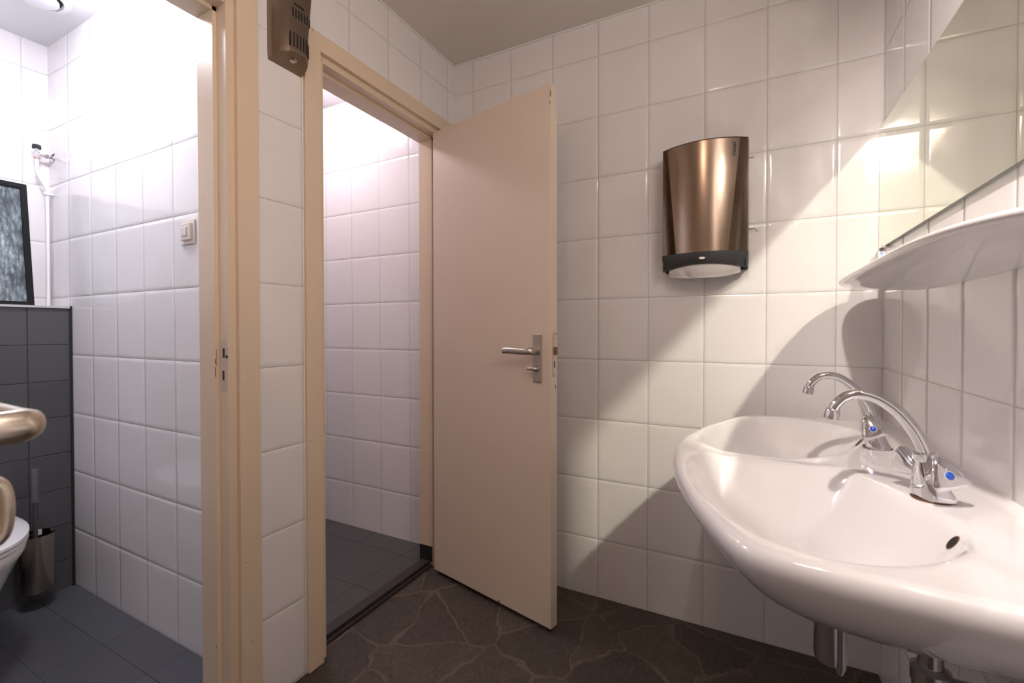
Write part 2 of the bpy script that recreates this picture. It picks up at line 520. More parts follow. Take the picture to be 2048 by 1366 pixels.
# door of the left-hand cubicle (its leaf swings out past the left edge of the picture)
d1 = tag(empty('door_1', (0, -1.85, 0)), 'cream door frame in front of the cubicle with the toilet', 'door', kind='structure')
door_frame(d1, -1.085, -1.862, 2.010)
L1 = .802
M1 = Matrix.Translation((-.004, -1.790, 0)) @ Matrix.Rotation(R(4.6), 4, 'Z')     # local +y faces the cubicle side
b = nb(); box(b, (0, -.040, .020), (L1, 0, 2.005), .0022, 2)
leaf1 = sub('door_leaf', b, M_leaf, d1, M1)
lever_set(leaf1, M1, .738, 1.034, 0, 1, True, M_gold, M_gold)
# strike plate in the jamb
b = nb(); box(b, (-.038, -1.0862, .945), (-.012, -1.0848, 1.088), .0006, 1); box(b, (-.014, -1.0862, 1.020), (-.004, -1.0848, 1.070), .0006, 1)
sp_ = obj('strike_plate', b, paint('painted strike', (.62, .52, .45), .4), d1)
b = nb(); box(b, (-.029, -1.0866, 1.038), (-.020, -1.0860, 1.064)); box(b, (-.030, -1.0866, .975), (-.022, -1.0860, 1.002)); box(b, (-.016, -1.0866, 1.037), (-.006, -1.0860, 1.045))
obj('strike_hole', b, M_dark, sp_)
b = nb(); box(b, (-.0485, -1.0965, 1.02), (-.0474, -1.0945, 1.035)); box(b, (-.0485, -1.0965, .985), (-.0474, -1.0945, 1.012)); box(b, (-.0485, -1.093, 1.015), (-.0474, -1.092, 1.06))
obj('paint_chip', b, M_wood, d1)

# ------------------------------------------------------------------ lamps
def spot_lamp(name, label, pos, rad, watt, col, aim, half):
    e = tag(empty(name, (pos[0], pos[1], H)), label, 'spotlight')
    d = Vector(aim).normalized(); P_ = Vector(pos)
    b = nb(); lathe(b, (pos[0], pos[1], H), (0, 0, -1), [(.045, 0), (.045, .018), (.010, .022), (.010, H - pos[2] - .03)], 32)
    obj('lamp_base', b, M_white, e, smooth=True, angle=40)
    b = nb(); lathe(b, P_ - d * .065, d, [(.014, 0), (.024, .006), (.034, .050), (.034, .058), (.031, .058), (.030, .052), (.012, .030)], 32)
    obj('lamp_head', b, M_white, e, smooth=True, angle=40)
    ld = bpy.data.lights.new('halogen_bulb', 'SPOT'); ld.energy = watt; ld.color = col; ld.shadow_soft_size = rad
    ld.spot_size = R(2 * half); ld.spot_blend = 1.0
    lo = bpy.data.objects.new('halogen_bulb', ld); COL.objects.link(lo); lo.parent = e
    lo.matrix_parent_inverse = e.matrix_world.inverted()
    lo.matrix_world = Matrix.Translation(P_) @ d.to_track_quat('-Z', 'Y').to_matrix().to_4x4()
    return e
def lamp(name, label, pos, rad, col, st):
    e = tag(empty(name, (pos[0], pos[1], H)), label, 'ceiling lamp')
    b = nb(); lathe(b, (pos[0], pos[1], H), (0, 0, -1), [(rad + .012, 0), (rad + .012, .022), (rad, .026)], 48)
    obj('lamp_base', b, M_white, e, smooth=True, angle=40)
    b = nb(); lathe(b, (pos[0], pos[1], H - .025), (0, 0, -1), [(rad, 0), (rad * .98, .018), (rad * .84, .040), (rad * .5, .055), (.002, .060)], 48)
    obj('lamp_shade', b, emit(name + ' glow', col, st), e, smooth=True, angle=60)
    return e
spot_lamp('ceiling_spotlight', 'small white ceiling spotlight aimed at the mirror above the washbasin', VAN_POS, VAN_R, VAN_W, VAN_C, VAN_DIR, VAN_HALF)
lamp('ceiling_lamp', 'round warm fill lamp added unseen on the washroom ceiling behind the camera', FILL_POS, FILL_R, FILL_C, FILL_W)  # unseen lamp added as soft warm fill for the left wall and ceiling
lamp('ceiling_lamp', 'round white ceiling lamp in the left cubicle with the toilet', C1_POS, C1_R, C1_C, C1_W)
lamp('ceiling_lamp', 'round white ceiling lamp in the right cubicle behind the open door', C2_POS, C2_R, C2_C, C2_W)

# ------------------------------------------------------------------ mirror
e = tag(empty('wall_mirror', (XC, -.6, 1.37)), 'long frameless mirror on the right wall above the white shelf', 'mirror')
MY = -1.23
b = nb(); box(b, (XC - .0087, MY, 1.371), (XC - .0020, -.0015, 1.755)); obj('mirror_back', b, M_medge, e)
b = nb(); box(b, (XC - .0093, MY + .0012, 1.3722), (XC - .0088, -.0027, 1.7538)); obj('mirror_glass', b, M_mirror, e)
b = nb(); box(b, (XC - .013, -.075, 1.366), (XC - .001, -.058, 1.376), .002); obj('mirror_clip', b, M_switch, e)

# ------------------------------------------------------------------ washbasin
YC, LB, DB, ZT = -.65, .557, .538, .832
def outline(n, L, D, fn):
    f = []
    for i in range(4001):
        a = math.sin(PI / 2 * math.sin(PI / 2 * (-1 + 2 * i / 4000)))
        a = max(-1, min(1, a))
        f.append((D * fn(abs(a)), L * a))
    s = [0]
    for a_, b_ in zip(f, f[1:]): s.append(s[-1] + math.hypot(b_[0] - a_[0], b_[1] - a_[1]))
    out = []; j = 0
    for i in range(n + 1):
        tt = s[-1] * i / n
        while j < len(s) - 2 and s[j + 1] < tt: j += 1
        k = (tt - s[j]) / max(1e-9, s[j + 1] - s[j])
        out.append((f[j][0] + (f[j + 1][0] - f[j][0]) * k, f[j][1] + (f[j + 1][1] - f[j][1]) * k))
    return out
N = 380
O = outline(N, LB, DB, lambda a: (1 - .31 * a ** 1.8) * max(0, 1 - a ** 40) ** .4)
bowl = [(1.170, -.052), (1.153, -.135), (1.184, -.305), (1.262, -.445), (1.335, -.500), (1.405, -.498), (1.468, -.460), (1.529, -.385), (1.533, -.275), (1.482, -.145), (1.440, -.070), (1.36, -.030), (1.25, -.026)]
bp = [(p.x, p.y) for p in cr([(x, y, 0) for x, y in bowl], 6, True)]
bp = np.array(bp)
def sdf(P, poly):
    A = poly; B = np.roll(poly, -1, axis=0)
    d = np.full(len(P), 1e9); ins = np.zeros(len(P), bool)
    for a, b_ in zip(A, B):
        ab = b_ - a; ap = P - a
        tt = np.clip((ap @ ab) / (ab @ ab), 0, 1)
        d = np.minimum(d, np.linalg.norm(ap - tt[:, None] * ab, axis=1))
        c = ((a[1] > P[:, 1]) != (b_[1] > P[:, 1]))
        with np.errstate(divide='ignore', invalid='ignore'):
            xi = (b_[0] - a[0]) * (P[:, 1] - a[1]) / (b_[1] - a[1]) + a[0]
        ins ^= c & (P[:, 0] < xi)
    return np.where(ins, d, -d)
TOPS = .972
U = [0, .01, .02, .035] + [.035 + (.965) * i / 150 for i in range(1, 151)]
pts = []
for dx, yy in O:
    W = np.array([XC, YC + LB * .0])
    wy = YC + (yy * TOPS)
for j, (dx, yy) in enumerate(O):
    wy = YC + LB * TOPS * (-1 + 2 * j / N)
    ex_, ey = XC - dx * TOPS, YC + yy * TOPS
    for u in U:
        pts.append((XC + (ex_ - XC) * u, wy + (ey - wy) * u))
P = np.array(pts)
rel = np.stack([P[:, 0], -np.abs(P[:, 1] - YC)], 1)
sd = sdf(rel, bp)
DEP, RB = .130, .165
soft = .0045
dd = soft * np.log1p(np.exp(np.clip(sd / soft, -30, 30)))
ds = np.clip(dd / RB, 0, 1)
Z = -DEP * (1 - (1 - ds) ** 2.35)
# raised back edge against the wall and a faint fall to the bowls
back = np.clip(1 - (XC - P[:, 0]) / .022, 0, 1)
Z = Z + .008 * back ** 2
Z = Z - .012 * np.exp(-((P[:, 1] - YC) / .045) ** 2) * np.clip((P[:, 0] - 1.165) / .05, 0, 1) * np.clip((1.45 - P[:, 0]) / .05, 0, 1)
ZB = dict()
b = nb()
rows = []
k = 0
for j in range(N + 1):
    r_ = []
    for u in U:
        r_.append((P[k, 0], P[k, 1], ZT + Z[k])); k += 1
    rows.append(r_)
V = grid(b, rows)
# apron: rings scaled about the wall line
RING = [(.985, -.0015), (.994, -.0060), (.9985, -.012), (1.0, -.019), (.997, -.028), (.986, -.042), (.965, -.058), (.935, -.077), (.895, -.097), (.84, -.119), (.77, -.141), (.66, -.163), (.50, -.180), (.28, -.188), (.0, -.190)]
prev = [V[j][-1] for j in range(N + 1)]
for sc, dz in RING:
    cur = [b.verts.new((XC - dx * sc, YC + yy * (sc if sc > .5 else sc * .6 + .2), ZT + dz)) for dx, yy in O]
    for j in range(N):
        b.faces.new((prev[j], prev[j + 1], cur[j + 1], cur[j]))
    prev = cur
bmesh.ops.remove_doubles(b, verts=b.verts, dist=1e-5)
sink = empty('washbasin', (XC, YC, ZT - .186))
tag(sink, 'wide white ceramic double washbasin mounted on the right wall', 'washbasin')
obj('basin', b, M_ceramic, sink, smooth=True)
def surf_z(x, y):
    s_ = sdf(np.array([[x, -abs(y - YC)]]), bp)[0]
    d_ = soft * math.log1p(math.exp(min(30, s_ / soft)))
    return ZT - DEP * (1 - (1 - min(1, d_ / RB)) ** 2.35)
for yy in (-.360, -.985):
    x = 1.5275
    z = surf_z(x, yy); z2 = surf_z(x - .004, yy)
    nrm = Vector((-(z - z2) / .004, 0, 1)).normalized()
    nrm = Vector((-(surf_z(x + .003, yy) - surf_z(x - .003, yy)) / .006, -(surf_z(x, yy + .003) - surf_z(x, yy - .003)) / .006, 1)).normalized()
    b = nb(); lathe(b, Vector((x, yy, z)) + nrm * .0004, nrm, [(.0085, 0), (.0085, .0006)], 24, sx=1, sy=1.15)
    o = obj('overflow_hole', b, M_dark, sink)
    b = nb(); lathe(b, Vector((x, yy, z)) + nrm * .0001, nrm, [(.0105, 0), (.0100, .0007)], 24, sx=1, sy=1.15)
    obj('overflow_rim', b, M_rust, sink)

# bottle traps under the basin
def trap(label, x, y, ztop, zbot, r=.031):
    e = tag(empty('bottle_trap', (x, y, zbot)), label, 'drain trap', 'chrome bottle traps below the double washbasin')
    b = nb(); lathe(b, (x, y, zbot), (0, 0, 1), [(.004, -.004), (.018, 0), (.027, .008), (r, .022), (r, ztop - zbot - .028), (r + .002, ztop - zbot - .026), (r + .002, ztop - zbot - .006), (r - .006, ztop - zbot)], 36)
    obj('trap_cup', b, M_chrome2, e, smooth=True, angle=35)
    b = nb(); lathe(b, (x, y, ztop - .01), (0, 0, 1), [(.016, 0), (.016, .654 - ztop)], 24); obj('tailpiece', b, M_chrome2, e, smooth=True, angle=40)
    b = nb(); tube(b, [(x, y, ztop - .03), (XC, y, ztop - .03)], .016, 20); obj('outlet_pipe', b, M_chrome2, e, smooth=True, angle=40)
    b = nb(); tube(b, [(x + r * .50, y - r * .84, ztop - .030), (x + r * .50, y - r * .84, zbot + .012), (x + r * .40, y - r * .68, zbot + .0)], .0095, 16, (1, .8)); obj('cleaning_rib', b, M_chrome2, e, smooth=True, angle=40)
trap('left one of the two chrome bottle traps under the double washbasin', 1.417, -.752, .600, .452, .029)
trap('right one of the two chrome bottle traps, mostly hidden under the washbasin', 1.520, -.930, .60, .47, .023)

# taps
def make_tap(y, label, rot=0):
    x0 = 1.545
    e = tag(empty('basin_tap', (x0, y, ZT)), label, 'tap', 'chrome taps on the double washbasin')
    # body: wedge that leans towards the bowl
    b = nb(); rows = []
    secs = [(0.0, 1.546, .025, .031, 3.0), (.006, 1.545, .0245, .031, 3.0), (.018, 1.542, .021, .028, 2.8), (.032, 1.539, .0185, .025, 2.6), (.045, 1.537, .0168, .021, 2.3), (.058, 1.536, .015, .0165, 2.0), (.064, 1.535, .0145, .015, 2.0)]
    n = 36
    for h, cx, rx, ry, pw in secs:
        r_ = []
        for i in range(n):
            a = 2 * PI * i / n; c_, s_ = math.cos(a), math.sin(a)
            k_ = (abs(c_) ** pw + abs(s_) ** pw) ** (-1 / pw)
            r_.append((cx + rx * c_ * k_, y + ry * s_ * k_, ZT + .001 + h))
        rows.append(r_)
    rows = [[(1.5385 + (p_[0] - 1.5385) * math.cos(R(rot)) - (p_[1] - y) * math.sin(R(rot)), y + (p_[0] - 1.5385) * math.sin(R(rot)) + (p_[1] - y) * math.cos(R(rot)), p_[2]) for p_ in r_] for r_ in rows]
    V_ = grid(b, rows, True); b.faces.new(V_[0][::-1]); b.faces.new(V_[-1])
    obj('tap_body', b, M_chrome, e, smooth=True, angle=40)
    b = nb(); lathe(b, (1.545, y, ZT - .0005), (0, 0, 1), [(.031, 0), (.030, .0016)], 32, sx=.95, sy=1.08, xdir=(1, 0, 0)); obj('grime_ring', b, M_rust, e)
    b = nb(); lathe(b, (1.535, y, ZT + .062), (-.12, 0, 1), [(.0155, 0), (.0165, .003), (.0165, .012), (.0145, .014)], 28); obj('spout_collar', b, M_chrome, e, smooth=True, angle=35)
    b = nb(); path = cr([(1.534, y, ZT + .072), (1.528, y, ZT + .093), (1.516, y, ZT + .117), (1.497, y, ZT + .142), (1.472, y, ZT + .1615), (1.446, y, ZT + .1685), (1.425, y, ZT + .162), (1.411, y, ZT + .147), (1.405, y, ZT + .134)], 7)
    nn = len(path); tube(b, path, [.0108 - .0022 * i / nn for i in range(nn)], 24); obj('spout', b, M_chrome, e, smooth=True, angle=50)
    b = nb(); lathe(b, (1.4065, y, ZT + .139), (-.22, 0, -1), [(.0095, 0), (.0118, .004), (.0118, .018), (.010, .020)], 28); ae = obj('aerator', b, M_chrome, e, smooth=True, angle=35)
    for s_ in (-1, 1):
        cr_, sr_ = math.cos(R(rot)), math.sin(R(rot))
        ax = Vector((-s_ * sr_ - .05, s_ * cr_, .40)).normalized()
        base = Vector((1.5365 - s_ * sr_ * .012, y + s_ * cr_ * .012, ZT + .036))
        b = nb(); rows = []
        xd = Vector((1, 0, -.12)); xd = (xd - ax * xd.dot(ax)).normalized(); yd = ax.cross(xd)
        for r_, h, tri in ((.013, 0, 0), (.0135, .010, .02), (.0158, .018, .06), (.0195, .028, .13), (.0240, .038, .19), (.0250, .0405, .20), (.0240, .0425, .19), (.016, .0450, .08), (.001, .0460, 0)):
            ring = []
            for i in range(48):
                a = 2 * PI * i / 48
                rr = r_ * (1 + tri * math.cos(3 * a) + tri * .22 * math.cos(6 * a))
                ring.append(base + ax * h + xd * rr * math.cos(a) + yd * rr * math.sin(a))
            rows.append(ring)
        V_ = grid(b, rows, True); b.faces.new(V_[0][::-1]); b.faces.new(V_[-1])
        kn = obj('tap_handle', b, M_chrome, e, smooth=True, angle=55)
        b = nb(); lathe(b, base + ax * .0455, ax, [(.0062, 0), (.0062, .001), (.0048, .0022), (.001, .0026)], 24); o = obj('cold_marker' if s_ < 0 else 'hot_marker', b, M_blue if s_ < 0 else mat('red enamel', (.6, .02, .02), .2), kn, smooth=True, angle=50)
        if s_ < 0:
            o['label'] = 'blue cold water dot'
            b = nb(); lathe(b, base + ax * .0447, ax, [(.0075, 0), (.0070, .0010)], 24); obj('marker_ring', b, M_white, kn)
    b = nb(); tube(b, [(1.5285, y - .014, ZT + .020), (1.512, y - .018, ZT + .022)], .0028, 10); obj('plug_chain_stub', b, M_chrome2, e, smooth=True, angle=40)
    return e
make_tap(-.842, 'chrome two-handle mixer tap with blue dots nearest the camera', 17)
make_tap(-.470, 'chrome two-handle mixer tap farther away, near the back corner', -9)

# ------------------------------------------------------------------ ceramic shelf
YS, LS, DS = -.622, .562, .160
O2 = outline(220, LS, DS, lambda a: max(0, 1 - a ** 5) ** .45)
b = nb(); rows = []
SEC = [(0, 1.2500), (.30, 1.2490), (.70, 1.2490), (.82, 1.2485), (.90, 1.2500), (.95, 1.2520), (.985, 1.2515), (1.0, 1.2485), (.998, 1.2460), (.985, 1.2425), (.955, 1.2400), (.90, 1.2385), (.84, 1.2370), (.80, 1.2345), (.70, 1.229), (.5, 1.222), (.25, 1.215), (0, 1.209)]
for sc, zz in SEC:
    r_ = []
    for j, (dx, yy) in enumerate(O2):
        a = yy / LS
        z_ = zz
        if zz < 1.2368 :
            z_ = 1.2368 - (1.2368 - zz) * (1 - abs(a) ** 3) - .0
        ys = yy * (1 - (1 - sc) * .10)
        r_.append((XC - .0005 - dx * sc, YS + ys, z_))
    rows.append(r_)
grid(b, rows)
bmesh.ops.remove_doubles(b, verts=b.verts, dist=1e-6)
shelf = obj('wall_shelf', b, M_ceramic, smooth=True)
tag(shelf, 'white ceramic shelf on the right wall between mirror and washbasin', 'shelf')

def text_mesh(name, body, size, M, m, parent, thick=.0003, sx=1):
    cu = bpy.data.curves.new(name, 'FONT'); cu.body = body; cu.size = 1; cu.extrude = 0.02
    cu.align_x = 'CENTER'; cu.align_y = 'CENTER'
    to = bpy.data.objects.new(name + '_tmp', cu); COL.objects.link(to)
    dg = bpy.context.evaluated_depsgraph_get()
    me = bpy.data.meshes.new_from_object(to.evaluated_get(dg))
    bpy.data.objects.remove(to)
    b = nb(); b.from_mesh(me)
    xs = [v.co.x for v in b.verts]; wdt = max(xs) - min(xs); cx = (max(xs) + min(xs)) / 2
    ys = [v.co.y for v in b.verts]; cy_ = (max(ys) + min(ys)) / 2
    s_ = size / wdt
    bmesh.ops.translate(b, vec=(-cx, -cy_, 0), verts=b.verts)
    bmesh.ops.scale(b, vec=(s_, s_ * sx, thick / .04), verts=b.verts)
    bmesh.ops.transform(b, matrix=M, verts=b.verts)
    return obj(name, b, m, parent)

def basis(origin, xd, yd):
    xd = Vector(xd).normalized(); zd = xd.cross(Vector(yd)).normalized(); yd = zd.cross(xd)
    M = Matrix((xd, yd, zd)).transposed().to_4x4(); M.translation = Vector(origin); return M

# small white card box standing against the wall on the shelf
e = tag(empty('small_carton', (1.620, -.14, 1.2495)), 'small white carton with blue letters standing on the shelf under the mirror corner', 'box')
b = nb(); box(b, (1.6065, -.150, 1.2495), (1.634, -.122, 1.344), .001, 1); obj('carton_body', b, M_card, e)
text_mesh('print_letters', 'le', .0100, basis((1.6165, -.1504, 1.3375), (0, 0, -1), (1, 0, 0)), M_labelb, e)
text_mesh('print_small', 'fresh', .0110, basis((1.6258, -.1504, 1.3372), (0, 0, -1), (1, 0, 0)), M_labelr, e)

# ------------------------------------------------------------------ paper towel dispenser
e = tag(empty('towel_dispenser', (1.125, 0, 1.335)), 'brushed bronze paper towel dispenser on the white tiled back wall', 'dispenser')
def lerp(a, b_, k_): return a + (b_ - a) * k_
def arcY(x, x0, x1, ye, ym):
    q = (x - (x0 + x1) / 2) / ((x1 - x0) / 2); return ye + (ym - ye) * (1 - q * q)
def disp_rows(zs):
    L_, Pn, Rr = [], [], []
    for z in zs:
        k_ = (z - 1.386) / (1.772 - 1.386)
        xl, xr = lerp(1.036, 1.003, k_), lerp(1.206, 1.241, k_)
        full = lambda x: arcY(x, .984, 1.266, -.084, -.132)
        Pn.append([(lerp(xl, xr, i / 24), full(lerp(xl, xr, i / 24)) , z) for i in range(25)])
        cav = .006 * (1 - k_) + .001
        def side(xa, xb, n_=10):
            out = []
            for i in range(n_ + 1):
                q = i / n_; x = lerp(xa, xb, q)
                out.append((x, full(x) + cav * math.sin(PI * q) + 0, z))
            return out
        l_ = side(xl, .9865); l_ += [(.9840, -.078, z), (.9828, -.070, z), (.982, -.03, z), (.982, -.001, z)]
        r_ = side(xr, 1.2635); r_ += [(1.266, -.078, z), (1.2672, -.070, z), (1.268, -.03, z), (1.268, -.001, z)]
        L_.append(l_); Rr.append(r_)
    return L_, Pn, Rr
zs = [lerp(1.386, 1.768, i / 16) for i in range(17)]
L_, Pn, Rr = disp_rows(zs)
b = nb(); grid(b, Pn); obj('front_panel', b, M_bronze, e, smooth=True)
b = nb(); grid(b, L_); grid(b, Rr)
tp = [(x, y, z) for x, y, z in (L_[-1][::-1] + Pn[-1][1:-1] + Rr[-1])]
tv = [b.verts.new((x, y * .985, 1.772)) for x, y, z in tp]; b.faces.new(tv)
lo_ = [b.verts.new(p_) for p_ in tp]
for i in range(len(tv) - 1): b.faces.new((tv[i], tv[i + 1], lo_[i + 1], lo_[i]))
obj('dispenser_body', b, M_bside, e, smooth=True, angle=35)
# chin
b = nb(); rows = []
X_ = [lerp(.9835, 1.2665, i / 30) for i in range(31)]
for z_, off_, drop in ((1.3868, .000, 0), (1.3866, -.0012, 0), (1.376, -.0005, 0), (1.362, .006, 0), (1.350, .015, 1), (1.346, .022, 1), (1.352, .034, 1), (1.372, .050, 0)):
    rows.append([(x, arcY(x, .984, 1.266, -.080, -.131) + off_, z_ - (0 if not drop else .018 * abs((x - 1.125) / .141) ** 2.2)) for x in X_])
grid(b, rows)
box(b, (.9845, -.079, 1.334), (.990, -.001, 1.386)); box(b, (1.260, -.079, 1.334), (1.2655, -.001, 1.386)); box(b, (.985, -.012, 1.33), (1.265, -.001, 1.386))
obj('chin', b, M_chin, e, smooth=True, angle=40)
b = nb(); lathe(b, (1.124, -.1265, 1.364), (0, -1, .25), [(.011, 0), (.010, .002)], 24, sx=1, sy=.45, xdir=(1, 0, 0)); obj('window_slot', b, M_chrome2, e)
text_mesh('brand_lettering', 'Initial', .0445, basis((1.2212, arcY(1.2212, .984, 1.266, -.084, -.132) - .0006, 1.730), (0, 0, 1), (-1, -.30, 0)), M_ink, e)
# paper sheet hanging out
b = nb(); rows = []
X_ = [lerp(1.006, 1.243, i / 30) for i in range(31)]
def psheet(x, v):
    q = (x - 1.1245) / .1185
    yb = -.062 - .040 * (1 - q * q)
    crease = .010 * math.exp(-((x - (1.045 + .03 * v)) / .012) ** 2) * (v)
    zt = 1.352 + .004 * math.sin(9 * (x - 1.0)) ; zb = 1.309 - .011 * (1 - q * q) + .006 * (x > 1.2) * (x - 1.2) / .04
    return (x, yb - .012 * math.sin(PI * min(1, v * 1.1)) * .6 + crease + .006 * v, lerp(zt, zb, v))
front = [[psheet(x, v / 10) for x in X_] for v in range(11)]
backr = [[(p_[0], p_[1] + .016 * (1 - .5 * v / 10), p_[2] + .001) for p_ in front[v]] for v in range(10, -1, -1)]
grid(b, front + backr)
obj('paper_towel', b, M_paper, None, smooth=True, angle=60)
tag(bpy.data.objects['paper_towel'], 'white paper towel hanging out of the bronze dispenser', 'paper towel')

# small chip of missing glaze beside the dispenser
b = nb(); box(b, (1.272, -.0012, 1.462), (1.302, 0, 1.472), .0004, 1); o = obj('glaze_chip', b, M_paper, bpy.data.objects['wall_back'])
b = nb(); box(b, (1.268, -.0016, 1.4725), (1.290, 0, 1.4745)); box(b, (1.290, -.0018, 1.465), (1.294, 0, 1.469)); box(b, (1.266, -.0016, 1.7255), (1.283, 0, 1.7270)); obj('grout_crack', b, M_dark, bpy.data.objects['wall_back'])
# ------------------------------------------------------------------ air freshener / dryer unit on the pilaster
e = tag(empty('air_freshener', (0, -.908, 1.918)), 'bronze slotted air freshener unit on the tiles between the two doors', 'air freshener')
yc = -.909
b = nb(); rows = []
def fres(z, k_):
    # half outline from left wall to right wall
    hw = .058; wpan = lerp(.026, .044, k_)
    out = []
    pts_ = [(-hw, 0), (-hw - .000, .012), (-hw + .003, .030), (-hw + .010, .046), (-wpan - .004 if wpan < .042 else -.046, .060), (-wpan, .0665)]
    pc = [(-wpan * .5, .0685), (0, .069), (wpan * .5, .0685)]
    allp = pts_ + pc + [(-a_, b_) for a_, b_ in pts_[::-1]]
    return [(bx, yc + ay, z) for ay, bx in allp]
zlev = [1.948, 1.955, 1.98, 2.02, 2.06, 2.10, 2.135]
for z in zlev: rows.append(fres(z, min(1, (z - 1.948) / .187)))
# bottom: lower rim slopes to the wall
low = [(x * .97, yc + (y - yc) * .97, 1.918 + (1.944 - 1.918) * (x / .069)) for x, y, z in rows[0]]
rows = [low] + rows
topc = [(x * .93, yc + (y - yc) * .93, 2.145) for x, y, z in rows[-1]]
rows.append(topc)
V_ = grid(b, rows)
b.faces.new(V_[-1])
cpt = b.verts.new((.030, yc, 1.931))
for i in range(len(V_[0]) - 1): b.faces.new((V_[0][i + 1], V_[0][i], cpt))
b.faces.new((V_[0][0], V_[0][-1], cpt))
obj('housing', b, M_bronze2, e, smooth=True, angle=38)
def front_x(y, z):
    k_ = min(1, (z - 1.948) / .187); wpan = lerp(.026, .044, k_); a_ = abs(y - yc)
    if a_ <= wpan: return .0665 + .0025 * (1 - (a_ / wpan) ** 2)
    return lerp(.0665, .046, min(1, (a_ - wpan) / (.048 - wpan + 1e-6)))
def slot(y, z0, z1, w_=.0048):
    b = nb(); x0_ = front_x(y, (z0 + z1) / 2)
    box(b, (x0_ - .004, y - w_ / 2, z0), (x0_ + .0007, y + w_ / 2, z1), .0004, 1)
    o = obj('vent_slot', b, M_dark, e); return o
for i in range(8): slot(-.938 + i * .0106, 1.957, 1.998 )
for i in range(7): slot(-.931 + i * .0098, 2.044, 2.070)
b = nb(); box(b, (.064, -.928, 2.081), (.0698, -.893, 2.0865), .0004, 1); obj('vent_slot', b, M_dark, e)
b = nb(); lathe(b, (.0385, yc + .001, 1.9335), (.38, 0, -.92), [(.0100, 0), (.0100, .0012), (.0080, .0022)], 24); obj('key_lock', b, M_chrome2, e, smooth=True, angle=35)

# ------------------------------------------------------------------ things in the left cubicle
# toilet
tx0, ty = -1.32, -1.385
e = tag(empty('toilet', (tx0, ty, .08)), 'white wall-hung toilet with closed lid on the dark grey cistern wall', 'toilet')
def pan(xr, wr, z, n=40):
    """egg outline: xr length from wall, wr half width."""
    out = []
    for i in range(n):
        a = 2 * PI * i / n; c_, s_ = math.cos(a), math.sin(a)
        cx = tx0 + xr * .46
        rx = xr * .54 if c_ > 0 else xr * .46
        pw = 2.0 if c_ > 0 else 3.2
        k_ = (abs(c_) ** pw + abs(s_) ** pw) ** (-1 / pw)
        out.append((cx + rx * c_ * k_, ty + wr * s_ * k_, z))
    return out
b = nb(); rows = [pan(.24, .07, .085), pan(.30, .10, .10), pan(.38, .125, .16), pan(.44, .14, .24), pan(.49, .158, .31), pan(.525, .172, .355), pan(.54, .181, .375), pan(.542, .182, .392), pan(.538, .180, .398)]
V_ = grid(b, rows, True); b.faces.new(V_[0][::-1]); b.faces.new(V_[-1]); obj('toilet_bowl', b, M_ceramic, e, smooth=True, angle=50)
b = nb(); rows = [pan(.536, .181, .4005), pan(.545, .187, .404), pan(.545, .187, .412), pan(.538, .184, .4155)]
V_ = grid(b, rows, True); b.faces.new(V_[0][::-1]); b.faces.new(V_[-1]); obj('toilet_seat', b, M_ceramic, e, smooth=True, angle=50)
b = nb(); rows = [pan(.536, .182, .4175), pan(.547, .1885, .421), pan(.546, .188, .429), pan(.52, .176, .437), pan(.42, .12, .442), pan(.25, .03, .443)]
V_ = grid(b, rows, True); b.faces.new(V_[0][::-1]); b.faces.new(V_[-1]); obj('toilet_lid', b, M_ceramic, e, smooth=True, angle=50)

# toilet brush
bx_, by_ = -1.258, -1.108
e = tag(empty('toilet_brush', (bx_, by_, .078)), 'toilet brush with dark grey handle in a wall-mounted brushed metal can', 'toilet brush')
b = nb(); lathe(b, (bx_, by_, .078), (0, 0, 1), [(.053, 0), (.0545, .002), (.0545, .222), (.053, .222), (.053, .02)], 48, True, True); obj('holder_can', b, M_brushcan, e, smooth=True, angle=40)
b = nb(); box(b, (-1.3195, by_ - .02, .2), (bx_ - .05, by_ + .02, .285), .002); obj('wall_bracket', b, M_blackp, e)
b = nb(); box(b, (-1.305, by_ + .012, .278), (-1.300, by_ + .030, .300), .001); obj('bracket_tab', b, M_white, e)
b = nb(); tube(b, [(bx_ + .02, by_ - .008, .12), (bx_ + .012, by_ - .004, .435)], .0072, 16); obj('handle_rod', b, M_chin, e, smooth=True, angle=40)
b = nb(); pr = []
for i in range(22): pr.append((.0118 if i % 2 == 0 else .0105, .13 * i / 21))
lathe(b, (bx_ + .012, by_ - .004, .432), (-.03, .012, 1), pr, 20); obj('handle_grip', b, mat('ribbed grey rubber', (.10, .10, .11), .5), e, smooth=True, angle=60)

# picture leaning on the ledge
P0 = Vector((-1.450, -1.05, 1.2172)); P1 = Vector((-1.521, -1.05, 1.75))
upv = (P1 - P0); upv = Vector((upv.x, 0, upv.z)).normalized()
e = tag(empty('framed_picture', (-1.41, -1.35, 1.2172)), 'black framed forest picture leaning on the ledge above the cistern wall', 'picture')
Mp = basis((-1.4500, -1.0460, 1.2175), (0, -1, 0), upv)     # local x to the left, y up, z: x cross y
W_, Hh = .50, .535
zs_ = Mp.to_3x3() @ Vector((0, 0, 1))
sgn = 1 if zs_.x > 0 else -1
def pbox(x0, y0, x1, y1, z0, z1, name, m, bev=.001):
    b = nb(); a_, c_ = sorted((z0 * sgn, z1 * sgn)); box(b, (x0, y0, a_), (x1, y1, c_), bev, 1); bmesh.ops.transform(b, matrix=Mp, verts=b.verts); return obj(name, b, m, e)
b = nb()
fwid = .020
for q in ((0, 0, fwid, Hh), (W_ - fwid, 0, W_, Hh), (fwid, 0, W_ - fwid, fwid), (fwid, Hh - fwid, W_ - fwid, Hh)):
    a_, c_ = sorted((0, -.022 * sgn)); box(b, (q[0], q[1], a_), (q[2], q[3], c_))
bmesh.ops.transform(b, matrix=Mp, verts=b.verts); obj('picture_frame', b, M_frameb, e)
